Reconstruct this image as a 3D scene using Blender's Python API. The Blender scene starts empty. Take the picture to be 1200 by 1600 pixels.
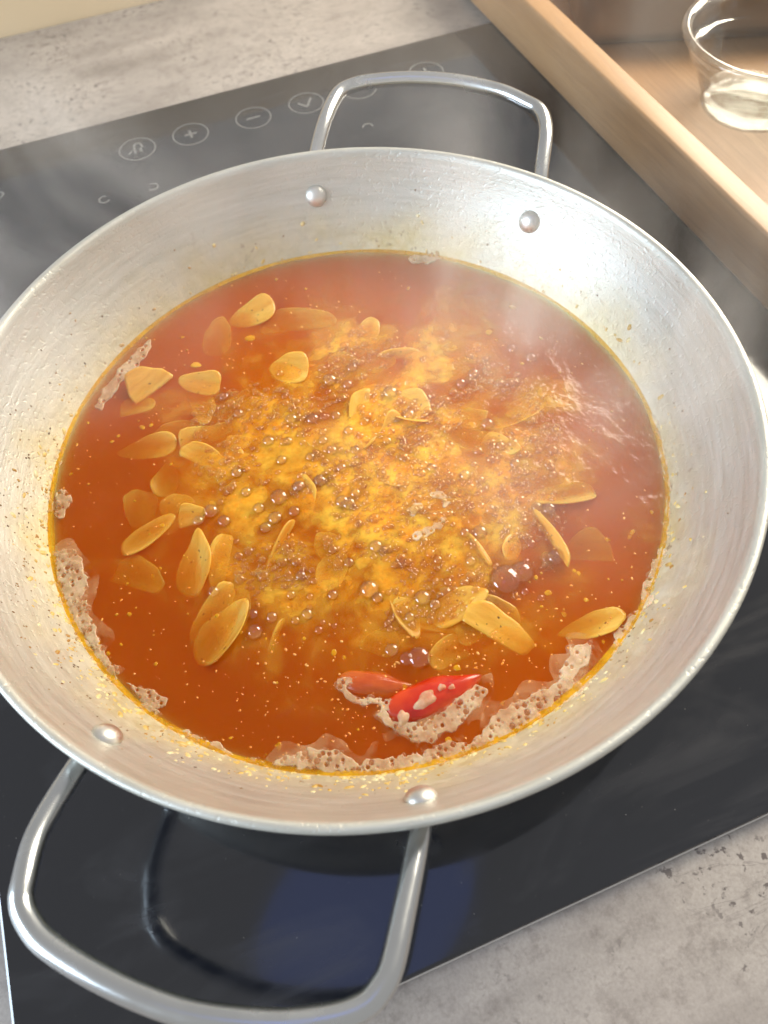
import bpy, bmesh, math, random
import numpy as np
from mathutils import Vector, Matrix, noise as mnoise

scene = bpy.context.scene
COL = scene.collection
S = 0.17                 # metres per pan radius; all coordinates below are in pan radii, origin at the rim centre
HZ = -0.42               # top of the hob glass
CZ = HZ - 0.03           # countertop
ZS = -0.2765             # broth surface
rng = np.random.default_rng(7)
random.seed(7)

# ------------------------------------------------------------------ camera
cam_d = bpy.data.cameras.new('camera')
cam = bpy.data.objects.new('camera', cam_d); COL.objects.link(cam)
Rm = Matrix(((0.9302, 0.33434, -0.15145), (-0.36465, 0.79478, -0.48514), (-0.04183, 0.5065, 0.86122)))
M = Rm.to_4x4(); M.translation = Vector((-0.29426, -1.16874, 1.4629)) * S
cam.matrix_world = M
cam_d.sensor_fit = 'VERTICAL'; cam_d.sensor_height = 36.0
cam_d.lens = 1180.0 / 1600.0 * 36.0
cam_d.clip_start = 0.01; cam_d.clip_end = 50
cam_d.dof.use_dof = True
cam_d.dof.focus_distance = 1.95 * S
cam_d.dof.aperture_fstop = 10.0
scene.camera = cam

# ------------------------------------------------------------------ light
world = bpy.data.worlds.new('World'); scene.world = world; world.use_nodes = True
bg = world.node_tree.nodes['Background']
bg.inputs['Color'].default_value = (1.0, 0.98, 0.955, 1); bg.inputs['Strength'].default_value = 0.40

def area(name, d, dist, size, size_y, radiance, color, target=(0, 0, -0.2)):
    l = bpy.data.lights.new(name, 'AREA'); l.shape = 'RECTANGLE'; l.size = size * S; l.size_y = size_y * S
    l.energy = radiance * math.pi * size * size_y * S * S; l.color = color
    o = bpy.data.objects.new(name, l); COL.objects.link(o)
    dv = Vector(d).normalized(); o.location = (Vector(target) + dv * dist) * S
    o.rotation_euler = dv.to_track_quat('Z', 'Y').to_euler()
    return o
area('window_light_cool', (-0.92, -0.04, 0.38), 8.0, 4.4, 3.4, 14.5, (0.68, 0.84, 1.0))
area('window_light_warm', (0.78, 0.385, 0.50), 7.5, 4.2, 3.8, 15.5, (1.0, 0.91, 0.74))

area('added_blue_lamp', (-.025, .08, 1.0), 4.8, 1.9, 1.3, .42, (.0, .16, 1.0), (-.43, -1.1, HZ)).data.shape = 'ELLIPSE'  # added lamp standing in for blue clothing mirrored in the hob glass
scene.view_settings.view_transform = 'Standard'; scene.view_settings.look = 'None'
scene.view_settings.exposure = 0.30; scene.view_settings.gamma = 1.0
cy = scene.cycles
cy.max_bounces = 14; cy.diffuse_bounces = 4; cy.glossy_bounces = 5; cy.transmission_bounces = 10
cy.transparent_max_bounces = 32; cy.volume_bounces = 8
cy.caustics_reflective = False; cy.caustics_refractive = False
cy.use_adaptive_sampling = True; cy.adaptive_threshold = 0.04; cy.use_denoising = True; cy.sample_clamp_indirect = 6.0
cy.volume_step_rate = 3.0; cy.volume_max_steps = 64

# ------------------------------------------------------------------ helpers
def link(o, parent=None):
    COL.objects.link(o)
    if parent is not None:
        o.parent = parent
        o.matrix_parent_inverse = Matrix.Translation(parent.location).inverted()
    return o
def mesh_data(name, v, f, mats, smooth=True, fmat=None, vscale=S):
    me = bpy.data.meshes.new(name)
    v = np.asarray(v, float) * vscale
    me.from_pydata(v.tolist(), [], [list(map(int, q)) for q in f])
    for m in (mats if isinstance(mats, (list, tuple)) else [mats]): me.materials.append(m)
    if smooth: me.polygons.foreach_set('use_smooth', [True] * len(me.polygons))
    if fmat is not None: me.polygons.foreach_set('material_index', fmat)
    me.update(); return me
def obj(name, v, f, mats, parent=None, smooth=True, fmat=None):
    return link(bpy.data.objects.new(name, mesh_data(name, v, f, mats, smooth, fmat)), parent)
def fast_obj(name, v, quads, mats, parent=None, smooth=True):      # numpy quads / tris of one size
    me = bpy.data.meshes.new(name); v = np.asarray(v, np.float32) * S; q = np.asarray(quads, np.int32); k = q.shape[1]
    me.vertices.add(len(v)); me.vertices.foreach_set('co', v.ravel())
    me.loops.add(q.size); me.loops.foreach_set('vertex_index', q.ravel())
    me.polygons.add(len(q)); me.polygons.foreach_set('loop_start', np.arange(0, q.size, k, dtype=np.int32))
    me.materials.append(mats); me.update(calc_edges=True); me.validate()
    me.polygons.foreach_set('use_smooth', [smooth] * len(me.polygons))
    return link(bpy.data.objects.new(name, me), parent)
def thing(name, label, cat, loc, group=None):
    o = bpy.data.objects.new(name, None); o.empty_display_size = 0.02; COL.objects.link(o)
    o.location = Vector(loc) * S; tag(o, label, cat, group); return o
def tag(o, label, cat, group=None):
    o['label'] = label; o['category'] = cat
    if group: o['group'] = group
    return o
def lathe(profile, n=160, c=(0, 0), close=False):
    v = []; f = []
    for k in range(n):
        a = 2 * math.pi * k / n
        for r, z in profile: v.append((c[0] + r * math.cos(a), c[1] + r * math.sin(a), z))
    m = len(profile)
    for k in range(n):
        k2 = (k + 1) % n
        for j in range(m - 1 + (1 if close else 0)):
            j2 = (j + 1) % m
            f.append((k * m + j, k2 * m + j, k2 * m + j2, k * m + j2))
    return v, f
def smooth_path(pts, n=10):
    P = [Vector(p) for p in pts]; out = []
    for i in range(len(P) - 1):
        p0 = P[max(i - 1, 0)]; p1 = P[i]; p2 = P[i + 1]; p3 = P[min(i + 2, len(P) - 1)]
        for k in range(n):
            t = k / n
            out.append(0.5 * ((2 * p1) + (p2 - p0) * t + (2 * p0 - 5 * p1 + 4 * p2 - p3) * t * t + (-p0 + 3 * p1 - 3 * p2 + p3) * t ** 3))
    out.append(P[-1]); return out
def tube(path, r, n=16, radii=None):
    v = []; f = []; up = Vector((0, 0, 1)); prev = None
    for i, p in enumerate(path):
        t = (path[min(i + 1, len(path) - 1)] - path[max(i - 1, 0)]).normalized()
        if prev is None: s = t.cross(up).normalized()
        else: s = (prev - t * prev.dot(t)).normalized()
        prev = s; u = s.cross(t)
        rr = radii[i] if radii else r
        for k in range(n):
            a = 2 * math.pi * k / n; q = p + (s * math.cos(a) + u * math.sin(a)) * rr; v.append(tuple(q))
    for i in range(len(path) - 1):
        for k in range(n):
            k2 = (k + 1) % n
            f.append((i * n + k, i * n + k2, (i + 1) * n + k2, (i + 1) * n + k))
    f.append(tuple(range(n - 1, -1, -1))); f.append(tuple((len(path) - 1) * n + k for k in range(n)))
    return v, f
def bevel_box(x0, x1, y0, y1, z0, z1, b, seg=3):
    bm = bmesh.new(); bmesh.ops.create_cube(bm, size=1)
    for w in bm.verts: w.co = Vector(((x0 + x1) / 2 + w.co.x * (x1 - x0), (y0 + y1) / 2 + w.co.y * (y1 - y0), (z0 + z1) / 2 + w.co.z * (z1 - z0)))
    bmesh.ops.bevel(bm, geom=bm.edges[:], offset=b, segments=seg, affect='EDGES', profile=0.5)
    v = [tuple(w.co) for w in bm.verts]; bm.verts.index_update(); f = [[w.index for w in q.verts] for q in bm.faces]; bm.free(); return v, f
def xform(v, rotz=0.0, loc=(0, 0, 0), pivot=(0, 0, 0)):
    c, s = math.cos(rotz), math.sin(rotz); a = np.asarray(v, float) - np.asarray(pivot)
    return np.stack([a[:, 0] * c - a[:, 1] * s, a[:, 0] * s + a[:, 1] * c, a[:, 2]], 1) + np.asarray(pivot) + np.asarray(loc)

# ------------------------------------------------------------------ materials
class NT:
    def __init__(s, name):
        s.m = bpy.data.materials.new(name); s.m.use_nodes = True; s.t = s.m.node_tree; s.t.nodes.clear()
        s.out = s.n('ShaderNodeOutputMaterial'); s.co = s.n('ShaderNodeTexCoord')
    def n(s, k, **kw):
        x = s.t.nodes.new(k)
        for a, b in kw.items(): setattr(x, a, b)
        return x
    def l(s, a, b): s.t.links.new(a, b)
    def setv(s, sock, val):
        if hasattr(val, 'is_linked') or isinstance(val, bpy.types.NodeSocket): s.l(val, sock)
        else:
            if isinstance(val, (tuple, list)) and len(val) == 3 and sock.type == 'RGBA': val = (*val, 1)
            sock.default_value = val
    def noise(s, scale, detail=4, rough=.55, vec=None, dist=0.0, out='Fac'):
        x = s.n('ShaderNodeTexNoise'); s.l(vec or s.co.outputs['Object'], x.inputs['Vector'])
        x.inputs['Scale'].default_value = scale; x.inputs['Detail'].default_value = detail; x.inputs['Roughness'].default_value = rough; x.inputs['Distortion'].default_value = dist
        return x.outputs[out]
    def vor(s, scale, feature='F1', vec=None, out='Distance', rnd=1.0):
        x = s.n('ShaderNodeTexVoronoi', feature=feature); s.l(vec or s.co.outputs['Object'], x.inputs['Vector']); x.inputs['Scale'].default_value = scale
        x.inputs['Randomness'].default_value = rnd
        return x.outputs[out]
    def map(s, v, scale=(1, 1, 1), rot=(0, 0, 0)):
        x = s.n('ShaderNodeMapping'); s.l(v, x.inputs['Vector']); x.inputs['Scale'].default_value = scale; x.inputs['Rotation'].default_value = rot; return x.outputs[0]
    def ramp(s, fac, stops, interp='LINEAR'):
        x = s.n('ShaderNodeValToRGB'); s.l(fac, x.inputs['Fac']); e = x.color_ramp.elements; x.color_ramp.interpolation = interp
        while len(e) < len(stops): e.new(0.5)
        for q, (p, c) in zip(e, stops): q.position = p; q.color = (*c, 1) if isinstance(c, (tuple, list)) else (c, c, c, 1)
        return x.outputs['Color']
    def math(s, op, a, b=None, c=None, clamp=False):
        x = s.n('ShaderNodeMath', operation=op, use_clamp=clamp)
        for i, q in enumerate((a, b, c)):
            if q is not None: s.setv(x.inputs[i], q)
        return x.outputs[0]
    def mix(s, fac, a, b, blend='MIX'):
        x = s.n('ShaderNodeMix', data_type='RGBA', blend_type=blend); s.setv(x.inputs[0], fac); s.setv(x.inputs[6], a); s.setv(x.inputs[7], b); return x.outputs[2]
    def rng(s, v, a, b, c=0.0, d=1.0, smooth=False):
        x = s.n('ShaderNodeMapRange'); s.l(v, x.inputs[0])
        if smooth: x.interpolation_type = 'SMOOTHSTEP'
        for i, q in enumerate((a, b, c, d)): x.inputs[i + 1].default_value = q
        return x.outputs[0]
    def bump(s, h, strength=.2, dist=.001, nrm=None):
        x = s.n('ShaderNodeBump'); s.l(h, x.inputs['Height']); x.inputs['Strength'].default_value = strength; x.inputs['Distance'].default_value = dist
        if nrm: s.l(nrm, x.inputs['Normal'])
        return x.outputs[0]
    def pbsdf(s, surface=True, **kw):
        x = s.n('ShaderNodeBsdfPrincipled')
        for k, v in kw.items(): s.setv(x.inputs[k.replace('_', ' ')], v)
        if surface: s.l(x.outputs[0], s.out.inputs['Surface'])
        return x
    def sep(s, v):
        x = s.n('ShaderNodeSeparateXYZ'); s.l(v, x.inputs[0]); return x.outputs

def mat_counter():
    n = NT('stone_laminate'); o = n.co.outputs['Object']
    streak = n.map(o, (3.2, 9.0, 4.0))
    a = n.noise(2.2, 7, .62, streak, .4); b = n.noise(150, 7, .72); c = n.noise(16, 6, .65)
    base = n.ramp(a, [(.30, (.21, .18, .158)), (.48, (.32, .28, .252)), (.62, (.40, .352, .318)), (.8, (.47, .42, .38))])
    base = n.mix(n.rng(c, .42, .60, 0, .6), base, (.45, .40, .357))
    base = n.mix(n.rng(b, .50, .72, 0, .6), base, (.15, .12, .105))
    pit = n.math('MULTIPLY', n.rng(n.noise(210, 3, .6), .585, .64), n.rng(c, .46, .60))
    base = n.mix(n.rng(n.noise(800, 3, .6), .35, .7, 0, .30), base, (.16, .135, .12)); base = n.mix(n.math('MULTIPLY', pit, .9), base, (.10, .08, .075))
    vein = n.rng(n.math('ABSOLUTE', n.math('SUBTRACT', n.noise(7, 6, .6, streak, 1.2), .5)), 0, .018, 1, 0)
    base = n.mix(n.math('MULTIPLY', n.math('MULTIPLY', vein, n.rng(c, .5, .6)), .5), base, (.16, .135, .125))
    n.pbsdf(Base_Color=base, Roughness=n.rng(b, .3, .7, .28, .46), Normal=n.bump(b, .12, .0006)); return n.m
def mat_paint():
    n = NT('beige_paint'); a = n.noise(4, 3)
    n.pbsdf(Base_Color=n.mix(a, (.70, .52, .31), (.78, .61, .40)), Roughness=.7); return n.m
def mat_glass_hob():
    n = NT('black_ceramic_glass'); a = n.noise(22, 5, .6); sm = n.noise(9, 4, .6, n.map(n.co.outputs['Object'], (1, 3.4, 1), (0, 0, .6)), 1.2)
    speck = n.rng(n.noise(700, 1, .4), .79, .82)
    smear = n.rng(sm, .5, .75, 0, 1)
    base = n.mix(n.math('MULTIPLY', speck, .35), n.mix(smear, (.010, .011, .015), (.030, .030, .034)), (.35, .33, .30))
    n.pbsdf(Base_Color=base, Roughness=n.math('ADD', n.math('MULTIPLY', smear, .14), n.rng(a, .3, .7, .05, .10)), Specular_IOR_Level=.62, Coat_Weight=.25, Coat_Roughness=.03, Normal=n.bump(sm, .02, .0004)); return n.m
def mat_print():
    n = NT('grey_print'); n.pbsdf(Base_Color=(.15, .148, .142), Roughness=.5); return n.m
def mat_trim():
    n = NT('satin_trim'); n.pbsdf(Base_Color=(.62, .60, .58), Metallic=.8, Roughness=.35); return n.m
def polar(n):
    x, y, z = n.sep(n.co.outputs['Object'])[:3]
    r = n.math('SQRT', n.math('ADD', n.math('MULTIPLY', x, x), n.math('MULTIPLY', y, y)))
    a = n.math('ARCTAN2', y, x)
    return x, y, z, r, a
def mat_pan():
    n = NT('brushed_aluminium'); x, y, z, r, a = polar(n)
    cv = n.n('ShaderNodeCombineXYZ'); n.l(n.math('MULTIPLY', a, .8), cv.inputs[0]); n.l(n.math('MULTIPLY', r, 80), cv.inputs[1]); n.l(n.math('MULTIPLY', z, 80), cv.inputs[2])
    brush = n.noise(6.0, 6, .65, cv.outputs[0])
    mott = n.noise(26, 5, .6); fine = n.noise(170, 4, .65); big = n.noise(8, 3, .5)
    h = n.math('DIVIDE', z, S)                                        # in pan radii, 0 at the rim
    base = n.mix(n.rng(brush, .3, .7), (.48, .472, .42), (.62, .614, .575))
    base = n.mix(n.rng(mott, .42, .68, 0, .5), base, (.62, .59, .51))
    # dried stock: a band above the waterline, ragged by noise
    edge = n.math('ADD', h, n.math('MULTIPLY', n.math('SUBTRACT', mott, .5), .20))
    edge = n.math('ADD', edge, n.math('MULTIPLY', n.math('SUBTRACT', big, .5), .22))
    band = n.rng(edge, -.30, -.11, 1, 0, True)
    crust = n.math('MULTIPLY', band, n.rng(fine, .42, .62))
    base = n.mix(n.math('MULTIPLY', n.math('MULTIPLY', band, n.rng(n.noise(20, 4, .6), .36, .62, .3, 1.0)), .85), base, (.62, .50, .20))
    base = n.mix(n.math('MULTIPLY', crust, .40), base, (.80, .74, .58))
    sp = n.math('MULTIPLY', n.rng(n.noise(300, 2, .55), .655, .70), n.rng(edge, -.34, -.06, 1, 0))
    sp = n.math('MULTIPLY', sp, n.rng(n.noise(17, 3, .6), .46, .60))
    base = n.mix(n.math('MULTIPLY', sp, .85), base, (.20, .10, .03))
    metal = n.math('SUBTRACT', .60, n.math('MULTIPLY', band, .25))
    rough = n.math('ADD', n.rng(brush, .3, .7, .40, .52), n.math('MULTIPLY', crust, .15))
    hgt = n.math('ADD', n.math('MULTIPLY', n.rng(n.noise(420, 2, .5), .35, .45), .25), n.math('MULTIPLY', brush, .8)) if False else n.math('ADD', n.math('ADD', n.math('MULTIPLY', n.rng(n.noise(420, 2, .5), .33, .43), .5), n.math('MULTIPLY', brush, .8)), n.math('MULTIPLY', n.math('MULTIPLY', fine, n.math('ADD', band, .25)), 1.3))
    n.pbsdf(Base_Color=base, Metallic=metal, Roughness=rough, Normal=n.bump(hgt, .30, .0006)); return n.m
def mat_steel(name='polished_steel', rough=.16, col=(.74, .745, .74)):
    n = NT(name); b = n.noise(40, 4, .6)
    n.pbsdf(Base_Color=col, Metallic=1.0, Roughness=n.rng(b, .3, .7, rough * .8, rough * 1.4), Normal=n.bump(b, .05, .0004)); return n.m
def mat_wood(name, c0, c1, axis_rot=0.0, rough=.5):
    n = NT(name); o = n.map(n.co.outputs['Object'], (16, .7, 16), (0, 0, axis_rot))
    a = n.noise(3.2, 6, .6, o, .6); b = n.noise(30, 4, .6, o)
    base = n.ramp(a, [(.3, c0), (.52, tuple((p + q) / 2 for p, q in zip(c0, c1))), (.72, c1)])
    base = n.mix(n.rng(b, .5, .72, 0, .35), base, tuple(.55 * q for q in c0))
    n.pbsdf(Base_Color=base, Roughness=rough, Normal=n.bump(b, .06, .0004)); return n.m
def mat_glass():
    n = NT('clear_glass'); fr = n.n('ShaderNodeFresnel'); fr.inputs['IOR'].default_value = 1.5
    g = n.n('ShaderNodeBsdfGlass'); g.inputs['IOR'].default_value = 1.48; g.inputs['Roughness'].default_value = 0.0
    tr = n.n('ShaderNodeBsdfTransparent'); tr.inputs['Color'].default_value = (.95, .965, .955, 1); gl = n.n('ShaderNodeBsdfGlossy'); gl.inputs['Roughness'].default_value = .03
    geo = n.n('ShaderNodeNewGeometry'); k = n.math('MULTIPLY', fr.outputs[0], n.math('SUBTRACT', 1.0, geo.outputs['Backfacing']))
    m = n.n('ShaderNodeMixShader'); n.l(n.math('MULTIPLY', k, 1.8, clamp=True), m.inputs[0]); n.l(tr.outputs[0], m.inputs[1]); n.l(gl.outputs[0], m.inputs[2])
    m2 = n.n('ShaderNodeMixShader'); m2.inputs[0].default_value = .3; n.l(m.outputs[0], m2.inputs[1]); n.l(g.outputs[0], m2.inputs[2])
    n.l(m2.outputs[0], n.out.inputs['Surface']); return n.m

FROTH_C = (0.07, -0.04)
def ripple(n):
    big = n.noise(46, 3, .5); mid = n.noise(120, 3, .55); fine = n.noise(330, 2, .5)
    cells = n.vor(300, 'SMOOTH_F1')
    return big, mid, fine, cells
def mat_broth():
    n = NT('simmering_broth'); o = n.co.outputs['Object']; x, y, z, r, a = polar(n)
    big, mid, fine, cells = ripple(n)
    dx = n.math('DIVIDE', n.math('SUBTRACT', x, FROTH_C[0] * S), .60 * S); dy = n.math('DIVIDE', n.math('SUBTRACT', y, FROTH_C[1] * S), .58 * S)
    d = n.math('SQRT', n.math('ADD', n.math('MULTIPLY', dx, dx), n.math('MULTIPLY', dy, dy)))
    clump = n.noise(24, 5, .62, None, .5)
    boil = n.rng(n.math('ADD', d, n.math('MULTIPLY', n.math('SUBTRACT', clump, .5), 2.0)), .15, 1.25, 1, 0, True)
    micro = n.math('MULTIPLY', boil, n.rng(n.math('ADD', n.math('MULTIPLY', n.noise(34, 5, .62, None, .6), .7), n.math('MULTIPLY', mid, .3)), .36, .60, .12, 1.0, True))
    # surface skin: clear reflective water, with aerated micro-foam at the boil
    hgt = n.math('ADD', n.math('MULTIPLY', big, 1.3), n.math('MULTIPLY', mid, .5))
    hgt = n.math('ADD', hgt, n.math('MULTIPLY', n.math('MULTIPLY', boil, n.math('ADD', n.math('MULTIPLY', cells, .8), fine)), .55))
    nb = n.bump(hgt, .6, .0018)
    tr = n.n('ShaderNodeBsdfTransparent'); gl = n.n('ShaderNodeBsdfGlossy'); gl.inputs['Roughness'].default_value = .10; n.l(nb, gl.inputs['Normal'])
    fr = n.n('ShaderNodeFresnel'); fr.inputs['IOR'].default_value = 1.30; n.l(nb, fr.inputs['Normal'])
    clear = n.n('ShaderNodeMixShader'); geo = n.n('ShaderNodeNewGeometry'); n.l(n.math('MULTIPLY', fr.outputs[0], n.math('SUBTRACT', 1.0, geo.outputs['Backfacing'])), clear.inputs[0]); n.l(tr.outputs[0], clear.inputs[1]); n.l(gl.outputs[0], clear.inputs[2])
    df = n.pbsdf(False, Base_Color=n.mix(n.rng(n.noise(90, 5, .65), .33, .64), (1.0, .34, .004), (1.0, .58, .05)), Roughness=.10, Normal=nb)
    top = n.n('ShaderNodeMixShader'); n.l(n.math('MULTIPLY', micro, .90), top.inputs[0]); n.l(clear.outputs[0], top.inputs[1]); n.l(df.outputs[0], top.inputs[2])
    n.l(top.outputs[0], n.out.inputs['Surface'])
    sc = n.n('ShaderNodeVolumeScatter'); sc.inputs['Color'].default_value = (1.0, .15, .001, 1); sc.inputs['Density'].default_value = 380; sc.inputs['Anisotropy'].default_value = .0
    ab = n.n('ShaderNodeVolumeAbsorption'); ab.inputs['Color'].default_value = (.78, .50, .02, 1); ab.inputs['Density'].default_value = 280
    ad = n.n('ShaderNodeAddShader'); n.l(sc.outputs[0], ad.inputs[0]); n.l(ab.outputs[0], ad.inputs[1]); n.l(ad.outputs[0], n.out.inputs['Volume'])
    return n.m
def mat_bubble():
    n = NT('bubble_film'); lw = n.n('ShaderNodeLayerWeight'); lw.inputs['Blend'].default_value = .35
    tr = n.n('ShaderNodeBsdfTransparent'); tr.inputs['Color'].default_value = (1, .97, .92, 1)
    gl = n.n('ShaderNodeBsdfGlossy'); gl.inputs['Roughness'].default_value = .05; gl.inputs['Color'].default_value = (1, .96, .92, 1)
    f = n.math('ADD', n.math('MULTIPLY', lw.outputs['Fresnel'], .50), .06)
    m = n.n('ShaderNodeMixShader'); n.l(f, m.inputs[0]); n.l(tr.outputs[0], m.inputs[1]); n.l(gl.outputs[0], m.inputs[2]); n.l(m.outputs[0], n.out.inputs['Surface']); return n.m
def mat_small_bubble():
    n = NT('small_bubble_film'); lw = n.n('ShaderNodeLayerWeight'); lw.inputs['Blend'].default_value = .3
    tr = n.n('ShaderNodeBsdfTransparent'); tr.inputs['Color'].default_value = (1, .93, .80, 1)
    gl = n.n('ShaderNodeBsdfGlossy'); gl.inputs['Roughness'].default_value = .06; gl.inputs['Color'].default_value = (1, .88, .70, 1)
    m = n.n('ShaderNodeMixShader'); n.l(n.math('ADD', n.math('MULTIPLY', lw.outputs['Fresnel'], .42), .07), m.inputs[0]); n.l(tr.outputs[0], m.inputs[1]); n.l(gl.outputs[0], m.inputs[2]); n.l(m.outputs[0], n.out.inputs['Surface']); return n.m
def mat_froth():
    n = NT('golden_froth'); lw = n.n('ShaderNodeLayerWeight'); lw.inputs['Blend'].default_value = .4
    tr = n.n('ShaderNodeBsdfTransparent'); tr.inputs['Color'].default_value = (1, .90, .66, 1)
    b = n.noise(60, 3)
    p = n.pbsdf(False, Base_Color=n.mix(n.rng(b, .35, .65), (1.0, .48, .03), (1.0, .66, .14)), Roughness=.05)
    f = n.math('ADD', n.math('MULTIPLY', n.math('POWER', lw.outputs['Facing'], 1.6), .62), .06)
    m0 = n.n('ShaderNodeMixShader'); n.l(f, m0.inputs[0]); n.l(tr.outputs[0], m0.inputs[1]); n.l(p.outputs[0], m0.inputs[2])
    gl = n.n('ShaderNodeBsdfGlossy'); gl.inputs['Roughness'].default_value = .04
    m = n.n('ShaderNodeMixShader'); n.l(n.math('ADD', n.math('MULTIPLY', lw.outputs['Fresnel'], .22), .04), m.inputs[0]); n.l(m0.outputs[0], m.inputs[1]); n.l(gl.outputs[0], m.inputs[2]); n.l(m.outputs[0], n.out.inputs['Surface']); return n.m
def mat_film():
    n = NT('foam_film'); c = n.noise(70, 4, .6); p = n.pbsdf(False, Base_Color=(.86, .50, .24), Roughness=.2, Normal=n.bump(n.vor(700), .3, .0005)); tr = n.n('ShaderNodeBsdfTransparent'); m = n.n('ShaderNodeMixShader')
    n.l(n.rng(c,   .40, .68, .0, .42), m.inputs[0]); n.l(tr.outputs[0], m.inputs[1]); n.l(p.outputs[0], m.inputs[2]); n.l(m.outputs[0], n.out.inputs['Surface']); return n.m
def mat_foam():
    n = NT('cream_foam'); c = n.vor(900, 'F1'); b = n.noise(120, 4)
    base = n.mix(n.rng(b, .35, .65), (.94, .66, .38), (.96, .76, .52))
    base = n.mix(n.rng(c, .0, .30, .30, 0), base, (.60, .30, .08))
    p = n.pbsdf(False, Base_Color=base, Roughness=.22, Normal=n.bump(c, .18, .0004), Subsurface_Weight=.4, Subsurface_Radius=(.004, .002, .001), Subsurface_Scale=.6)
    tr = n.n('ShaderNodeBsdfTransparent'); m = n.n('ShaderNodeMixShader'); n.l(n.rng(b,   .32, .62, .28, .66), m.inputs[0]); n.l(tr.outputs[0], m.inputs[1]); n.l(p.outputs[0], m.inputs[2]); n.l(m.outputs[0], n.out.inputs['Surface']); return n.m
def mat_fleck():
    n = NT('oily_fleck'); b = n.noise(50, 2)
    n.pbsdf(Base_Color=n.mix(n.rng(b, .35, .65), (.84, .26, .015), (.90, .46, .10)), Roughness=.25); return n.m
def mat_crumb():
    n = NT('dried_stock_crumb'); b = n.noise(90, 2)
    n.pbsdf(Base_Color=n.ramp(b, [(.35, (.40, .20, .04)), (.5, (.72, .52, .16)), (.65, (.80, .70, .42))]), Roughness=.4); return n.m
def mat_garlic():
    n = NT('garlic_flesh'); b = n.noise(120, 4); v = n.noise(30, 4, .6, n.map(n.co.outputs['Object'], (1, 6, 1)))
    oi = n.n('ShaderNodeObjectInfo'); base = n.mix(n.rng(v, .35, .65), (1.0, .48, .05), (1.0, .66, .16)); base = n.mix(n.math('MULTIPLY', oi.outputs['Random'], .8), base, (.92, .42, .05))
    sp = n.rng(n.noise(520, 0), .80, .815)
    base = n.mix(n.math('MULTIPLY', sp, .9), base, (.10, .03, .01))
    p = n.pbsdf(False, Base_Color=base, Roughness=.24, Normal=n.bump(v, .15, .0005), Subsurface_Weight=.5, Subsurface_Radius=(.006, .003, .0012), Subsurface_Scale=.6)
    tr = n.n('ShaderNodeBsdfTransparent'); tr.inputs['Color'].default_value = (1, .80, .42, 1); m = n.n('ShaderNodeMixShader')
    al = n.math('ADD', n.rng(oi.outputs['Random'], 0, 1, .50, .90), n.math('MULTIPLY', n.math('SUBTRACT', v, .5), .6), clamp=True)
    n.l(al, m.inputs[0]); n.l(tr.outputs[0], m.inputs[1]); n.l(p.outputs[0], m.inputs[2]); n.l(m.outputs[0], n.out.inputs['Surface']); return n.m
def mat_chili(name, c0, c1):
    n = NT(name); b = n.noise(60, 4)
    n.pbsdf(Base_Color=n.mix(n.rng(b, .35, .65), c0, c1), Roughness=.22, Coat_Weight=.3, Coat_Roughness=.12, Normal=n.bump(n.noise(60, 6, .7, n.map(n.co.outputs['Object'], (.5, 2, 2)), 1.0), .35, .0016)); return n.m
def mat_steam():
    n = NT('steam'); o = n.co.outputs['Object']
    w1 = n.noise(7, 4, .55, n.map(o, (1, 1, .6)), 1.4)
    wisp = n.rng(w1, .41, .70, .0, 1.05, True)
    tot = None
    for (cx, cy_, cz, rad, amp) in STEAM_BLOBS:
        v = n.n('ShaderNodeVectorMath', operation='DISTANCE'); n.l(o, v.inputs[0]); v.inputs[1].default_value = (cx * S, cy_ * S, cz * S)
        q = n.math('MULTIPLY', n.rng(v.outputs['Value'], 0.0, rad * S, 1, 0, True), amp)
        tot = q if tot is None else n.math('ADD', tot, q)
    d = n.math('MULTIPLY', tot, wisp)
    sc = n.n('ShaderNodeVolumeScatter'); sc.inputs['Color'].default_value = (1, .985, .965, 1); sc.inputs['Anisotropy'].default_value = .2
    n.l(d, sc.inputs['Density']); n.l(sc.outputs[0], n.out.inputs['Volume']); return n.m
STEAM_BLOBS = [(.52, -.02, .0, .80, 3.3), (-.70, .78, .03, .66, 5.0), (.30, .95, .20, .9, .8), (-.2, .45, .1, .6, .8), (1.2, 1.0, .1, .8, .9)]
STEAM_BLOBS = [(a, b, c, r_, 4.2 * d_) for a, b, c, r_, d_ in STEAM_BLOBS]

MC, MP, MH, MPR, MT = mat_counter(), mat_paint(), mat_glass_hob(), mat_print(), mat_trim()
MPAN, MST = mat_pan(), mat_steel('polished_steel', .22, (.58, .595, .60))
MRIV = mat_steel('rivet_aluminium', .40, (.70, .69, .66))
MW = mat_wood('pale_beech', (.34, .18, .075), (.48, .28, .13), math.radians(-1.6), .42)
MWF = mat_wood('brown_plywood', (.35, .185, .08), (.46, .265, .125), 1.2, .45)
MG = mat_glass(); MDISH = mat_steel('dull_steel', .42, (.50, .45, .38))
MBR, MBU, MFR, MFO, MFL, MCR, MGA = mat_broth(), mat_bubble(), mat_froth(), mat_foam(), mat_fleck(), mat_crumb(), mat_garlic()
MCH = mat_chili('red_chili_skin', (.50, .010, .002), (.70, .06, .006)); MCH2 = mat_chili('orange_chili_skin', (.48, .06, .006), (.62, .13, .012))

# ------------------------------------------------------------------ setting
v, f = bevel_box(-3.2, 5.0, -2.2, 3.12, CZ - .18, CZ, .012)
o = obj('countertop', v, f, MC, smooth=False); o['kind'] = 'structure'
v, f = bevel_box(-4.5, 6.5, 3.125, 3.4, CZ - 3.0, CZ + .75, .01)
o = obj('wall', v, f, MP, smooth=False); o['kind'] = 'structure'

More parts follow.
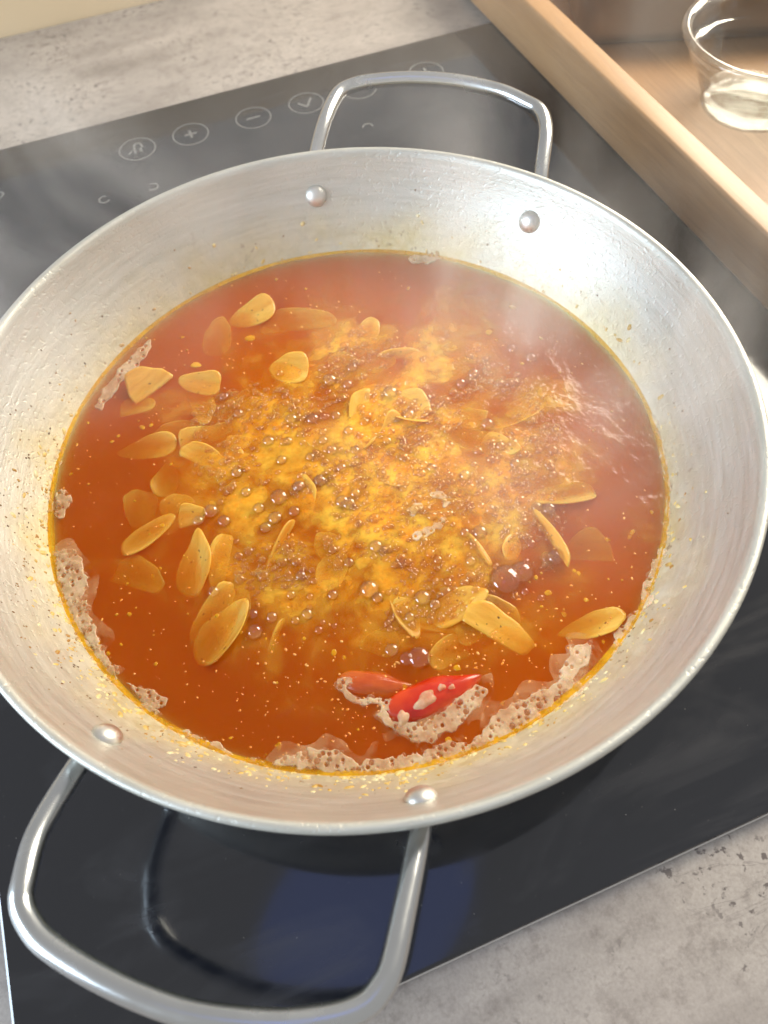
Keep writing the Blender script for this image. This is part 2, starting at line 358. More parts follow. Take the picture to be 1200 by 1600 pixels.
# ------------------------------------------------------------------ hob
HX0, HX1, HY0, HY1 = -1.146, 2.05, -1.199, 2.155
hob = thing('induction_hob', 'black glass induction hob set into the stone countertop under the pan', 'hob', (.45, .48, CZ))
def round_plate(x0, x1, y0, y1, z0, z1, cr, b, seg=10):
    ring = []
    for cx, cy_, a0 in ((x1 - cr, y1 - cr, 0), (x0 + cr, y1 - cr, 90), (x0 + cr, y0 + cr, 180), (x1 - cr, y0 + cr, 270)):
        for k in range(seg + 1):
            a = math.radians(a0 + 90 * k / seg); ring.append((cx, cy_, math.cos(a), math.sin(a)))
    n = len(ring); v = []; f = []
    for (off, z) in ((0, z0), (0, z1 - b), (-b * .3, z1 - b * .3), (-b, z1)):
        for cx, cy_, c, s in ring: v.append((cx + (cr + off) * c, cy_ + (cr + off) * s, z))
    for j in range(3):
        for k in range(n): f.append((j * n + k, j * n + (k + 1) % n, (j + 1) * n + (k + 1) % n, (j + 1) * n + k))
    f.append(tuple(3 * n + k for k in range(n))); f.append(tuple(range(n - 1, -1, -1))); return v, f
v, f = round_plate(HX0, HX1, HY0, HY1, CZ + .004, HZ, .05, .008); obj('glass_plate', v, f, MH, hob, smooth=False)
v, f = round_plate(HX0 - .004, HX1 + .004, HY0 - .004, HY1 + .004, CZ - .004, CZ + .006, .055, .003); obj('metal_trim', v, f, MT, hob, smooth=False)
PZ = HZ + .0012
def ring_mesh(c, r0, r1, n=48, a0=0, a1=360, z=PZ):
    v = []; f = []
    full = abs(a1 - a0) >= 360; m = n if full else n + 1
    for k in range(m):
        a = math.radians(a0 + (a1 - a0) * k / n)
        v += [(c[0] + r0 * math.cos(a), c[1] + r0 * math.sin(a), z), (c[0] + r1 * math.cos(a), c[1] + r1 * math.sin(a), z)]
    for k in range(n):
        j = (k + 1) % m; f.append((2 * k, 2 * k + 1, 2 * j + 1, 2 * j))
    return v, f
def strokes(c, segs, w=.011, z=PZ):
    v = []; f = []
    for (x0, y0, x1, y1) in segs:
        d = Vector((x1 - x0, y1 - y0)); t = d.normalized(); nn = Vector((-t.y, t.x)) * w * .5; b = len(v)
        for (x, y) in ((x0, y0), (x1, y1)):
            v += [(c[0] + x + nn.x, c[1] + y + nn.y, z), (c[0] + x - nn.x, c[1] + y - nn.y, z)]
        f.append((b, b + 1, b + 3, b + 2)); z += .00035
    return v, f
ICON = [((-.268, 1.904), 'lock'), ((-.04, 1.908), 'plus'), ((.233, 1.906), 'minus'), ((.470, 1.910), 'tick'), ((.712, 1.912), 'bar'), ((1.025, 1.905), 'power')]
SEG = {'plus': [(-.026, 0, .026, 0), (0, -.026, 0, .026)], 'minus': [(-.03, 0, .03, 0)], 'tick': [(-.034, .012, -.004, -.028), (-.004, -.028, .03, .028)],
       'bar': [(-.02, -.02, .02, .02)], 'power': [(0, 0, 0, .03)], 'key': [(-.02, 0, .02, 0)], 'lock': [(-.012, .0, -.008, .034), (.022, .0, .018, .034), (-.008, .034, .018, .034), (-.012, .0, -.012, -.03), (.012, .0, .012, -.03), (-.04, -.026, -.026, -.01)]}
for c, k in ICON:
    v, f = ring_mesh(c, .0710, .0768); r = obj('control_icon', v, f, MPR, hob, smooth=False)
    v, f = strokes(c, SEG[k]); obj('symbol', v, f, MPR, r, smooth=False)
for c, a0, a1 in (((-.456, 1.639), 60, 330), ((-.262, 1.636), -150, 110), ((.651, 1.641), -20, 180), ((-.845, 1.845), -120, 90)):
    v, f = ring_mesh(c, .016, .024, 20, a0, a1); obj('timer_mark', v, f, MPR, hob, smooth=False)

# ------------------------------------------------------------------ pan
pan = thing('paella_pan', 'round two-handled aluminium paella pan full of orange broth on the black hob', 'pan', (0, 0, HZ))
inner = [(0.0, -.404), (.40, -.404), (.68, -.403), (.735, -.396), (.775, -.375), (.803, -.345), (.826, -.312), (.849, -.2765), (.88, -.222), (.912, -.165), (.945, -.105), (.968, -.055), (.979, -.022), (.985, -.007), (.991, -.0015), (1.0, 0.0), (1.0055, -.004), (1.007, -.011), (1.0035, -.018), (.997, -.022), (.990, -.032), (.978, -.062), (.955, -.115), (.922, -.172), (.890, -.230), (.860, -.286), (.836, -.323), (.812, -.358), (.782, -.390), (.74, -.413), (.68, -.4195), (.40, -.4196), (0.0, -.4196)]
v, f = lathe(inner, 256); obj('pan_body', v, f, MPAN, pan)
def rivet(ang, z=-.118, r=.938):
    # dome on the inner wall
    nrm = Vector((-.866 * math.cos(ang), -.866 * math.sin(ang), .5)); p = Vector((r * math.cos(ang), r * math.sin(ang), z))
    q = nrm.to_track_quat('Z', 'Y').to_matrix(); v = []; f = []
    prof = [(.0345, -.006), (.034, .002), (.031, .009), (.025, .015), (.016, .0195), (.007, .0215), (.0, .022)]
    vv, f = lathe(prof, 24)
    return [tuple(p + q @ Vector(w)) for w in vv], f
for a in (76.8, 33.6, -143.3, -101.6):
    v, f = rivet(math.radians(a)); obj('rivet', v, f, MRIV, pan)
def mount(ang):
    # flared flat foot of the handle rod riveted to the outside wall
    nrm = Vector((.866 * math.cos(ang), .866 * math.sin(ang), -.5)); p = Vector((.957 * math.cos(ang), .957 * math.sin(ang), -.118))
    q = nrm.to_track_quat('Z', 'Y').to_matrix(); vv, f = lathe([(.0, -.004), (.050, -.004), (.052, .004), (.048, .011), (.036, .016), (.0, .018)], 24)
    return [tuple(p + q @ Vector((w[0], w[1] * .8, w[2]))) for w in vv], f
near = [(-.792, -.588, -.112), (-.813, -.606, -.094), (-.891, -.71, -.06), (-.920, -.795, -.035), (-.927, -.834, -.03), (-.915, -.874, -.025), (-.889, -.917, -.02), (-.826, -.985, -.015), (-.75, -1.053, -.01), (-.666, -1.113, -.008), (-.551, -1.169, -.008), (-.461, -1.195, -.012), (-.407, -1.199, -.017), (-.373, -1.186, -.022), (-.345, -1.163, -.03), (-.299, -1.1, -.05), (-.222, -.990, -.088), (-.205, -.958, -.112)]
far = [(.222, .950, -.112), (.236, .985, -.085), (.260, 1.020, -.045), (.318, 1.093, 0.0), (.375, 1.165, .015), (.416, 1.204, .02), (.465, 1.214, .024), (.526, 1.204, .027), (.645, 1.158, .03), (.772, 1.08, .03), (.885, .976, .025), (.938, .889, .02), (.959, .839, .017), (.951, .783, .012), (.921, .718, .003), (.868, .630, -.04), (.838, .570, -.085), (.812, .540, -.112)]
for path, angs in ((far, (76.8, 33.6)), (near, (-143.3, -101.6))):
    P = smooth_path(path, 8); v, f = tube(P, .0225, 20); h = obj('handle', v, f, MST, pan)
    for a in angs:
        v, f = mount(math.radians(a)); obj('handle_foot', v, f, MST, h)
# dried flecks of stock on the inner wall
def wall_point(ang, h):
    zz = [-.2765, -.222, -.165, -.105, -.055]; rr = [.849, .88, .912, .945, .968]
    r = np.interp(h, zz, rr); return Vector((r * math.cos(ang), r * math.sin(ang), h)), Vector((-.866 * math.cos(ang), -.866 * math.sin(ang), .5))
CV = []; CF = []
def add_blob(V, F, p, nrm, r, flat, seg=6, rows=2, elong=1.0, ang=0.0):
    q = nrm.to_track_quat('Z', 'Y').to_matrix(); b = len(V); ca, sa = math.cos(ang), math.sin(ang)
    for j in range(rows):
        t = j / rows * math.pi / 2
        for k in range(seg):
            a = 2 * math.pi * k / seg; w = 1 + .35 * (random.random() - .5)
            x, y = r * math.cos(t) * math.cos(a) * w * elong, r * math.cos(t) * math.sin(a) * w
            V.append(tuple(p + q @ Vector((x * ca - y * sa, x * sa + y * ca, r * flat * math.sin(t) - .0006))))
    V.append(tuple(p + q @ Vector((0, 0, r * flat))))
    for j in range(rows - 1):
        for k in range(seg): F.append((b + j * seg + k, b + j * seg + (k + 1) % seg, b + (j + 1) * seg + (k + 1) % seg, b + (j + 1) * seg + k))
    for k in range(seg): F.append((b + (rows - 1) * seg + k, b + (rows - 1) * seg + (k + 1) % seg, b + rows * seg))
for _ in range(620):
    a = random.gauss(math.radians(-125), .85) if random.random() < .8 else random.uniform(-math.pi, math.pi)
    h = ZS + .002 + abs(random.gauss(0, .045)); h = min(h, -.06)
    p, nr = wall_point(a, h)
    add_blob(CV, CF, p, nr, random.choice((.0022, .003, .0035, .0045, .0065)) * random.uniform(.7, 1.25), .5, 6, 2, random.uniform(1, 2.2), random.uniform(0, 3.1))
o = obj('dried_flecks', CV, CF, MCR, pan); o['kind'] = 'stuff'

SV = []; SF = []
for _ in range(420):
    a = random.gauss(math.radians(178), .42) if random.random() < .8 else random.uniform(-math.pi, math.pi)
    h = min(-.05, max(ZS + .004, random.gauss(-.20, .05)))
    p, nr = wall_point(a, h); add_blob(SV, SF, p, nr, random.choice((.0012, .0016, .002, .0028, .0036)), .4, 6, 2, random.uniform(1, 1.6), random.uniform(0, 3.1))
_n = NT('burnt_brown'); _n.pbsdf(Base_Color=_n.mix(_n.rng(_n.noise(80), .4, .6), (.10, .045, .012), (.34, .19, .05)), Roughness=.5)
o = obj('burnt_specks', SV, SF, _n.m, pan); o['kind'] = 'stuff'

# ------------------------------------------------------------------ broth
def inside(poly, x, y):
    poly = np.asarray(poly); r = np.zeros(x.shape, bool); j = len(poly) - 1
    for i in range(len(poly)):
        xi, yi = poly[i]; xj, yj = poly[j]
        c = ((yi > y) != (yj > y)) & (x < (xj - xi) * (y - yi) / (yj - yi + 1e-12) + xi); r ^= c; j = i
    return r
FROTH_POLY = [(-.383, .356), (-.251, .405), (-.097, .448), (.101, .477), (.267, .463), (.422, .365), (.491, .234), (.541, .116), (.582, -.008), (.568, -.151), (.503, -.309), (.403, -.458), (.299, -.551), (.174, -.556), (.029, -.533), (-.114, -.51), (-.262, -.458), (-.367, -.37), (-.407, -.22), (-.43, -.046), (-.454, .142)]
waves = [(rng.uniform(0, 2 * math.pi), rng.uniform(18, 75), rng.uniform(0, 2 * math.pi)) for _ in range(26)]
def surf(x, y):
    h = np.zeros_like(x)
    for a, k, ph in waves: h += np.sin((x * math.cos(a) + y * math.sin(a)) * k + ph + 1.3 * np.sin(y * 9 + ph)) * (9.0 / k)
    d = np.hypot(x - FROTH_C[0], y - FROTH_C[1]); g = np.exp(-(d / .45) ** 2); e = np.clip((.85 - np.hypot(x, y)) / .08, 0, 1)
    return ZS + h * (.0014 * g + .0004) * e + .004 * g
NR, NA = 130, 300
rr = np.linspace(0.004, .852, NR); aa = np.linspace(0, 2 * np.pi, NA, endpoint=False)
Rg, Ag = np.meshgrid(rr, aa, indexing='ij'); X = Rg * np.cos(Ag); Y = Rg * np.sin(Ag); Z = surf(X, Y)
Z += .004 * np.clip((Rg - .84) / .012, 0, 1) ** 2
V = [tuple(q) for q in np.stack([X, Y, Z], -1).reshape(-1, 3)]; F = []
for i in range(NR - 1):
    for k in range(NA): F.append((i * NA + k, (i + 1) * NA + k, (i + 1) * NA + (k + 1) % NA, i * NA + (k + 1) % NA))
F.append(tuple(range(NA)))
base = (NR - 1) * NA
for (r, z) in ((.832, -.312), (.809, -.345), (.78, -.378), (.737, -.400), (.68, -.4075), (.3, -.408)):
    b2 = len(V); V += [(r * math.cos(a), r * math.sin(a), z) for a in aa]
    for k in range(NA): F.append((base + k, b2 + k, b2 + (k + 1) % NA, base + (k + 1) % NA))
    base = b2
F.append(tuple(base + k for k in range(NA - 1, -1, -1)))
broth = obj('broth', V, F, MBR); tag(broth, 'simmering orange broth with a golden boiling centre inside the pan', 'broth')

# domes of bubbles
def dome_template(seg, rows):
    T = []; Q = []
    for j in range(rows):
        t = -.15 + (j / rows) * (math.pi / 2 + .15)
        for k in range(seg):
            a = 2 * math.pi * k / seg; T.append((math.cos(t) * math.cos(a), math.cos(t) * math.sin(a), math.sin(t)))
    T.append((0, 0, 1))
    for j in range(rows - 1):
        for k in range(seg): Q.append((j * seg + k, j * seg + (k + 1) % seg, (j + 1) * seg + (k + 1) % seg))
        for k in range(seg): Q.append((j * seg + k, (j + 1) * seg + (k + 1) % seg, (j + 1) * seg + k))
    for k in range(seg): Q.append(((rows - 1) * seg + k, (rows - 1) * seg + (k + 1) % seg, rows * seg))
    return np.array(T), np.array(Q)
BUB= [(0.2221, -0.4927, 0.0417), (0.268, -0.4905, 0.0321), (-0.0586, -0.5994, 0.0306), (-0.0868, -0.5913, 0.0199), (-0.1125, -0.5565, 0.0185), (-0.1061, -0.3873, 0.0275), (-0.4079, -0.3855, 0.0223), (-0.0662, 0.1821, 0.0205), (-0.2359, -0.0366, 0.0263), (-0.0811, -0.1173, 0.0208), (-0.1151, -0.0293, 0.0195), (-0.0506, 0.0528, 0.0163), (0.2207, -0.3443, 0.02), (0.3646, -0.4855, 0.0227), (-0.4742, -0.2406, 0.0165), (0.1065, 0.3182, 0.0175), (0.1766, 0.1803, 0.0226), (0.0276, 0.298, 0.0231), (0.0711, 0.2604, 0.0172), (-0.1229, 0.2064, 0.0187), (-0.2647, -0.0943, 0.0207), (-0.2972, -0.1126, 0.0172), (-0.1787, -0.025, 0.0159), (-0.296, -0.0486, 0.0175), (-0.0384, -0.1066, 0.0157), (-0.2726, -0.3899, 0.016), (-0.3567, -0.3645, 0.016), (-0.3989, -0.3379, 0.0145), (0.0088, -0.4595, 0.0224), (0.0314, -0.4876, 0.0159), (-0.128, -0.2962, 0.0149), (0.1043, 0.0227, 0.0145), (-0.2544, -0.2832, 0.0148), (-0.1538, -0.2452, 0.0134), (0.4311, 0.1499, 0.0189), (0.3901, -0.0337, 0.0199), (0.401, -0.1864, 0.0157), (0.4194, -0.3498, 0.0202), (-0.1926, 0.0777, 0.0163), (-0.2066, 0.1555, 0.0184), (-0.2108, -0.0954, 0.0173), (-0.2822, 0.3654, 0.0154), (-0.3213, 0.0856, 0.018), (-0.314, 0.0142, 0.0159), (-0.4197, -0.0075, 0.0228), (-0.3953, -0.0501, 0.0191), (-0.4594, -0.0232, 0.0174), (-0.0949, -0.4166, 0.0161), (-0.093, -0.6813, 0.009), (0.3811, 0.1314, 0.0169), (0.6153, 0.1379, 0.0191), (0.5799, 0.1953, 0.0173), (0.0156, 0.0972, 0.0147), (0.001, 0.1658, 0.0149), (0.1117, 0.1953, 0.0132), (-0.0631, 0.0942, 0.0146), (-0.1144, 0.0562, 0.0145), (-0.1558, 0.1338, 0.0147), (-0.0654, -0.1992, 0.0136), (-0.0306, -0.2966, 0.0116), (0.0014, -0.3501, 0.0131), (-0.2597, -0.441, 0.0126), (-0.1962, -0.3653, 0.0146), (-0.2937, -0.3249, 0.013), (-0.0404, -0.4949, 0.0142), (0.0855, -0.4437, 0.0129), (0.3278, -0.426, 0.0131), (0.2514, -0.5411, 0.0111), (0.28, -0.5717, 0.011)]
bub_me = mesh_data('bubble', *[q.tolist() for q in dome_template(24, 8)], MBU, vscale=1.0)
bub_small = mesh_data('bubble', *[q.tolist() for q in dome_template(20, 7)], mat_small_bubble(), vscale=1.0)
while len(BUB) < 260:
    bx, by = random.gauss(.05, .27), random.gauss(-.08, .27)
    if inside(FROTH_POLY, np.array([bx]), np.array([by]))[0] and mnoise.noise((bx * 7, by * 7, 9.1)) > -.05:
        BUB.append((bx, by, min(.02, max(.0055, .0088 * math.exp(random.gauss(0, .35))))))
for (x, y, r) in BUB:
    r *= 1.0
    o = bpy.data.objects.new('bubble', bub_me if r > .0140 else bub_small); link(o)
    z = float(surf(np.array([x]), np.array([y]))[0])
    o.parent = broth
    s = r * S; o.location = (x * S, y * S, z * S); o.scale = (s, s, s * random.uniform(.62, .85)); o.rotation_euler = (0, 0, random.uniform(0, 6))
# froth of tiny bubbles, beyond counting
T, Q = dome_template(9, 3)
N = 15000
px = rng.uniform(-.55, .65, N); py = rng.uniform(-.65, .55, N)
nz = np.array([mnoise.noise((a * 6, b * 6, 1.7)) + .6 * mnoise.noise((a * 15, b * 15, 4.2)) for a, b in zip(px, py)])
dist = np.hypot((px - FROTH_C[0]) / .5, (py - FROTH_C[1]) / .52)
keep = inside(FROTH_POLY, px, py) & (nz > -.25 + .55 * np.clip(dist - .35, 0, 1))
px, py = px[keep], py[keep]
pr = np.clip(.0034 * np.exp(rng.normal(0, .62, len(px))), .0017, .0165)
pz = surf(px, py)
VV = (T[None] * pr[:, None, None] * np.array([1, 1, .55]) + np.stack([px, py, pz], 1)[:, None, :]).reshape(-1, 3)
QQ = (Q[None] + (np.arange(len(px)) * len(T))[:, None, None]).reshape(-1, 3)
o = fast_obj('froth', VV, QQ, MFR, broth); o['kind'] = 'stuff'

# foam patches: thin cream sheets with round holes, bulging
FOAM= {'left': [(-0.837, 0.036), (-0.805, 0.031), (-0.779, 0.012), (-0.77, -0.079), (-0.781, -0.133), (-0.78, -0.181), (-0.767, -0.269), (-0.758, -0.308), (-0.739, -0.359), (-0.752, -0.361), (-0.777, -0.309), (-0.802, -0.245), (-0.836, -0.11), (-0.845, -0.018)],
 'left_low': [(-0.731, -0.393), (-0.694, -0.42), (-0.668, -0.442), (-0.647, -0.467), (-0.67, -0.488), (-0.691, -0.476), (-0.713, -0.434)],
 'left_tiny': [(-0.805, 0.217), (-0.783, 0.226), (-0.767, 0.188), (-0.784, 0.15), (-0.802, 0.127), (-0.818, 0.147)],
 'front': [(-0.46, -0.701), (-0.421, -0.698), (-0.376, -0.701), (-0.342, -0.712), (-0.311, -0.734), (-0.277, -0.769), (-0.235, -0.778), (-0.194, -0.793), (-0.15, -0.799), (-0.146, -0.833), (-0.179, -0.831), (-0.234, -0.816), (-0.288, -0.797), (-0.366, -0.761), (-0.43, -0.725)],
 'front_right': [(-0.156, -0.831), (-0.139, -0.809), (-0.097, -0.802), (-0.058, -0.811), (-0.029, -0.826), (0.002, -0.811), (0.053, -0.789), (0.073, -0.781), (0.097, -0.783), (0.148, -0.779), (0.199, -0.776), (0.249, -0.776), (0.268, -0.797), (0.302, -0.788), (0.301, -0.804), (0.246, -0.827), (0.185, -0.835), (0.114, -0.845), (0.048, -0.849), (-0.025, -0.852), (-0.094, -0.848)],
 'right_wisp': [(0.225, -0.766), (0.249, -0.739), (0.276, -0.726), (0.294, -0.709), (0.321, -0.713), (0.344, -0.716), (0.318, -0.747), (0.302, -0.767), (0.274, -0.776), (0.244, -0.786)],
 'chili': [(-0.182, -0.683), (-0.171, -0.703), (-0.139, -0.735), (-0.091, -0.742), (-0.032, -0.727), (0.03, -0.71), (0.056, -0.721), (0.055, -0.74), (0.026, -0.76), (0.003, -0.764), (-0.011, -0.781), (-0.032, -0.781), (-0.056, -0.792), (-0.082, -0.786), (-0.105, -0.795), (-0.137, -0.786), (-0.161, -0.757), (-0.184, -0.736), (-0.193, -0.71), (-0.205, -0.692)],
 'chili_left': [(-0.267, -0.599), (-0.255, -0.577), (-0.223, -0.58), (-0.197, -0.597), (-0.222, -0.597), (-0.248, -0.603), (-0.241, -0.619), (-0.207, -0.643), (-0.158, -0.663), (-0.161, -0.678), (-0.176, -0.691), (-0.198, -0.692), (-0.193, -0.671), (-0.233, -0.649), (-0.257, -0.629)],
 'mid_chunk': [(0.068, -0.204), (0.096, -0.199), (0.116, -0.205), (0.108, -0.223), (0.083, -0.232), (0.065, -0.222)],
 'mid_arc': [(0.147, -0.185), (0.179, -0.19), (0.19, -0.216), (0.182, -0.243), (0.164, -0.24), (0.164, -0.214), (0.147, -0.203)],
 'mid_arc2': [(0.047, -0.284), (0.072, -0.274), (0.107, -0.28), (0.147, -0.263), (0.144, -0.287), (0.104, -0.304), (0.065, -0.308)],
 'right_tiny': [(0.505, -0.663), (0.526, -0.664), (0.529, -0.684), (0.509, -0.698), (0.492, -0.691)],
 'right_tiny2': [(0.617, -0.563), (0.635, -0.559), (0.634, -0.578), (0.615, -0.598), (0.604, -0.585)],
 'upper_left': [(-0.645, 0.49), (-0.593, 0.559), (-0.528, 0.622), (-0.466, 0.667), (-0.431, 0.681), (-0.455, 0.627), (-0.522, 0.564), (-0.577, 0.519), (-0.63, 0.463)],
 'top': [(0.449, 0.694), (0.503, 0.684), (0.544, 0.645), (0.492, 0.641), (0.447, 0.661)]}
MFB = NT('foam_bubble'); _n = MFB; _lw = _n.n('ShaderNodeLayerWeight'); _lw.inputs['Blend'].default_value = .45
_tr = _n.n('ShaderNodeBsdfTransparent'); _p = _n.pbsdf(False, Base_Color=(.97, .74, .48), Roughness=.12); _m = _n.n('ShaderNodeMixShader')
_n.l(_n.math('ADD', _n.math('MULTIPLY', _n.math('POWER', _lw.outputs['Facing'], 1.4), .50), .05), _m.inputs[0]); _n.l(_tr.outputs[0], _m.inputs[1]); _n.l(_p.outputs[0], _m.inputs[2]); _n.l(_m.outputs[0], _n.out.inputs['Surface']); MFB = _n.m
def smooth_poly(P, n=5):
    P = np.asarray(P, float); m = len(P); out = []
    for i in range(m):
        p0, p1, p2, p3 = P[i - 1], P[i], P[(i + 1) % m], P[(i + 2) % m]
        for k in range(n):
            t = k / n; out.append(.5 * ((2 * p1) + (p2 - p0) * t + (2 * p0 - 5 * p1 + 4 * p2 - p3) * t * t + (-p0 + 3 * p1 - 3 * p2 + p3) * t ** 3))
    return np.array(out)
def foam_patch(poly, cell=.0022, hole=1.0, lift=.004, zoff=.0014):
    P = smooth_poly(poly); x0, y0 = P.min(0) - .01; x1, y1 = P.max(0) + .01
    xs = np.arange(x0, x1, cell); ys = np.arange(y0, y1, cell); XX, YY = np.meshgrid(xs, ys, indexing='ij')
    jx = XX + .003 * np.sin(YY * 95) + .002 * np.sin(YY * 210 + 1); jy = YY + .003 * np.sin(XX * 105) + .002 * np.sin(XX * 230 + 2)
    m = inside(P, jx, jy)
    holes = []; area_ = m.sum() * cell * cell
    cand = np.argwhere(m); n_h = int(area_ / .00030 * hole)
    tries = 0
    while len(holes) < n_h and tries < n_h * 12 and len(cand):
        tries += 1; i, j = cand[rng.integers(len(cand))]; r = float(np.clip(.0042 * math.exp(rng.normal(-.45, .42)), .0020, .010)); c = (xs[i], ys[j])
        if all(math.hypot(c[0] - h[0], c[1] - h[1]) > (r + h[2]) * 1.15 + .0015 for h in holes): holes.append((c[0], c[1], r))
    near_h = np.full(XX.shape, 9.0)
    for hx, hy, r in holes:
        d = np.hypot(XX - hx, YY - hy); near_h = np.minimum(near_h, d - r); m &= d > r
    if not m.any(): return None
    rad = np.hypot(XX, YY); zz = surf(XX, YY) + zoff + lift * np.clip(near_h / .004, 0, 1) ** .5
    wallz = np.interp(rad, [.0, .849, .88, .912, .945], [-1, ZS, -.222, -.165, -.105]); zz = np.maximum(zz, wallz + .003)
    vid = -np.ones((len(xs) + 1, len(ys) + 1), int); V = []; F = []
    def vert(i, j):
        if vid[i, j] < 0:
            ii, jj = min(i, len(xs) - 1), min(j, len(ys) - 1)
            vid[i, j] = len(V); V.append((x0 + i * cell - cell / 2, y0 + j * cell - cell / 2, zz[ii, jj]))
        return vid[i, j]
    for i, j in np.argwhere(m): F.append((vert(i, j), vert(i + 1, j), vert(i + 1, j + 1), vert(i, j + 1)))
    # smooth the stair-stepped outline
    bm = bmesh.new(); bv = [bm.verts.new(q) for q in V]
    for q in F: bm.faces.new([bv[k] for k in q])
    for _ in range(7): bmesh.ops.smooth_vert(bm, verts=[w for w in bm.verts if w.is_boundary], factor=.5, use_axis_x=True, use_axis_y=True, use_axis_z=False)
    rim = [w for w in bm.verts if w.is_boundary]
    for w in rim: w.co.z -= lift * .8 + zoff
    bm.verts.index_update(); V = [tuple(w.co) for w in bm.verts]; F = [[w.index for w in q.verts] for q in bm.faces]; bm.free()
    o = obj('foam_patch', V, F, MFO, broth)
    # film domes in the larger holes
    n_b = int(len(F) * cell * cell / 6.5e-5); sel = rng.choice(len(F), min(n_b, len(F)), replace=False)
    big = [h for h in holes if h[2] > .0035] + [(V[F[k][0]][0], V[F[k][0]][1], float(np.clip(.0034 * math.exp(rng.normal(0, .45)), .0018, .010))) for k in sel]
    if big:
        t, q = dome_template(10, 4); B = np.array(big)
        vv = (t[None] * B[:, 2][:, None, None] * np.array([1, 1, .6]) + np.stack([B[:, 0], B[:, 1], np.maximum(surf(B[:, 0], B[:, 1]) + .0015, np.interp(np.hypot(B[:, 0], B[:, 1]), [.0, .849, .88, .912], [-1, ZS, -.222, -.165]) + .002)], 1)[:, None, :]).reshape(-1, 3)
        qq = (q[None] + (np.arange(len(B)) * len(t))[:, None, None]).reshape(-1, 3)
        b = fast_obj('foam_bubbles', vv, qq, MFB, o); b['kind'] = 'stuff'
    return o
for a0, a1, wmax in ((-176, -150, .028), (-150, -122, .020), (-66, -40, .024), (-40, -12, .014), (150, 172, .012)):
    nn = 16; A = np.radians(np.linspace(a0, a1, nn)); w = wmax * (.35 + .65 * np.abs(np.sin(np.linspace(0, 7, nn) + a0))) * np.clip(np.sin(np.linspace(0, np.pi, nn)) * 2.5, .15, 1)
    FOAM['lace %d' % a0] = [(.853 * math.cos(a), .853 * math.sin(a)) for a in A] + [((.851 - q) * math.cos(a), (.851 - q) * math.sin(a)) for a, q in zip(A[::-1], w[::-1])]
for key, poly in FOAM.items():
    foam_patch(poly, hole={'right_wisp': .5, 'mid_chunk': .15, 'upper_left': .35, 'top': .5}.get(key, 1.0), lift=.0012 if key in ('right_wisp', 'upper_left', 'top') else .0012)
# the yellow oily line along the pan wall
OV = []; OF = []; NO = 360
for k in range(NO):
    a = 2 * math.pi * k / NO; w = .010 + .007 * (mnoise.noise((math.cos(a) * 4, math.sin(a) * 4, 2.2)) + .5 * mnoise.noise((math.cos(a) * 15, math.sin(a) * 15, 5.1)))
    for r_, dz in ((.8535, .006), (.850, .0032), (.848 - max(w, .003), .0024)): OV.append((r_ * math.cos(a), r_ * math.sin(a), ZS + dz))
for k in range(NO):
    k2 = (k + 1) % NO
    for j in range(2): OF.append((k * 3 + j, k2 * 3 + j, k2 * 3 + j + 1, k * 3 + j + 1))
_n = NT('yellow_oil'); _tr = _n.n('ShaderNodeBsdfTransparent'); _tr.inputs['Color'].default_value = (1, .78, .25, 1); _p = _n.pbsdf(False, Base_Color=(.98, .55, .02), Roughness=.12); _m = _n.n('ShaderNodeMixShader')
_n.l(_n.rng(_n.noise(60, 4),   .35, .65, .15, .60), _m.inputs[0]); _n.l(_tr.outputs[0], _m.inputs[1]); _n.l(_p.outputs[0], _m.inputs[2]); _n.l(_m.outputs[0], _n.out.inputs['Surface'])
obj('oil_rim', OV, OF, _n.m, broth)
DV = []; DF = []
for _ in range(130):
    if random.random() < .6: a = random.uniform(math.radians(140), math.radians(330)); q_ = random.uniform(.52, .835)
    else: a = random.uniform(0, 6.28); q_ = random.uniform(.55, .835)
    x, y = q_ * math.cos(a), q_ * math.sin(a)
    add_blob(DV, DF, Vector((x, y, float(surf(np.array([x]), np.array([y]))[0]) + .0004)), Vector((0, 0, 1)), min(.013, .0035 * math.exp(random.gauss(0, .55))), .22, 9, 3, random.uniform(1, 1.5), random.uniform(0, 3.1))
o = obj('oil_droplets', DV, DF, _n.m, broth); o['kind'] = 'stuff'
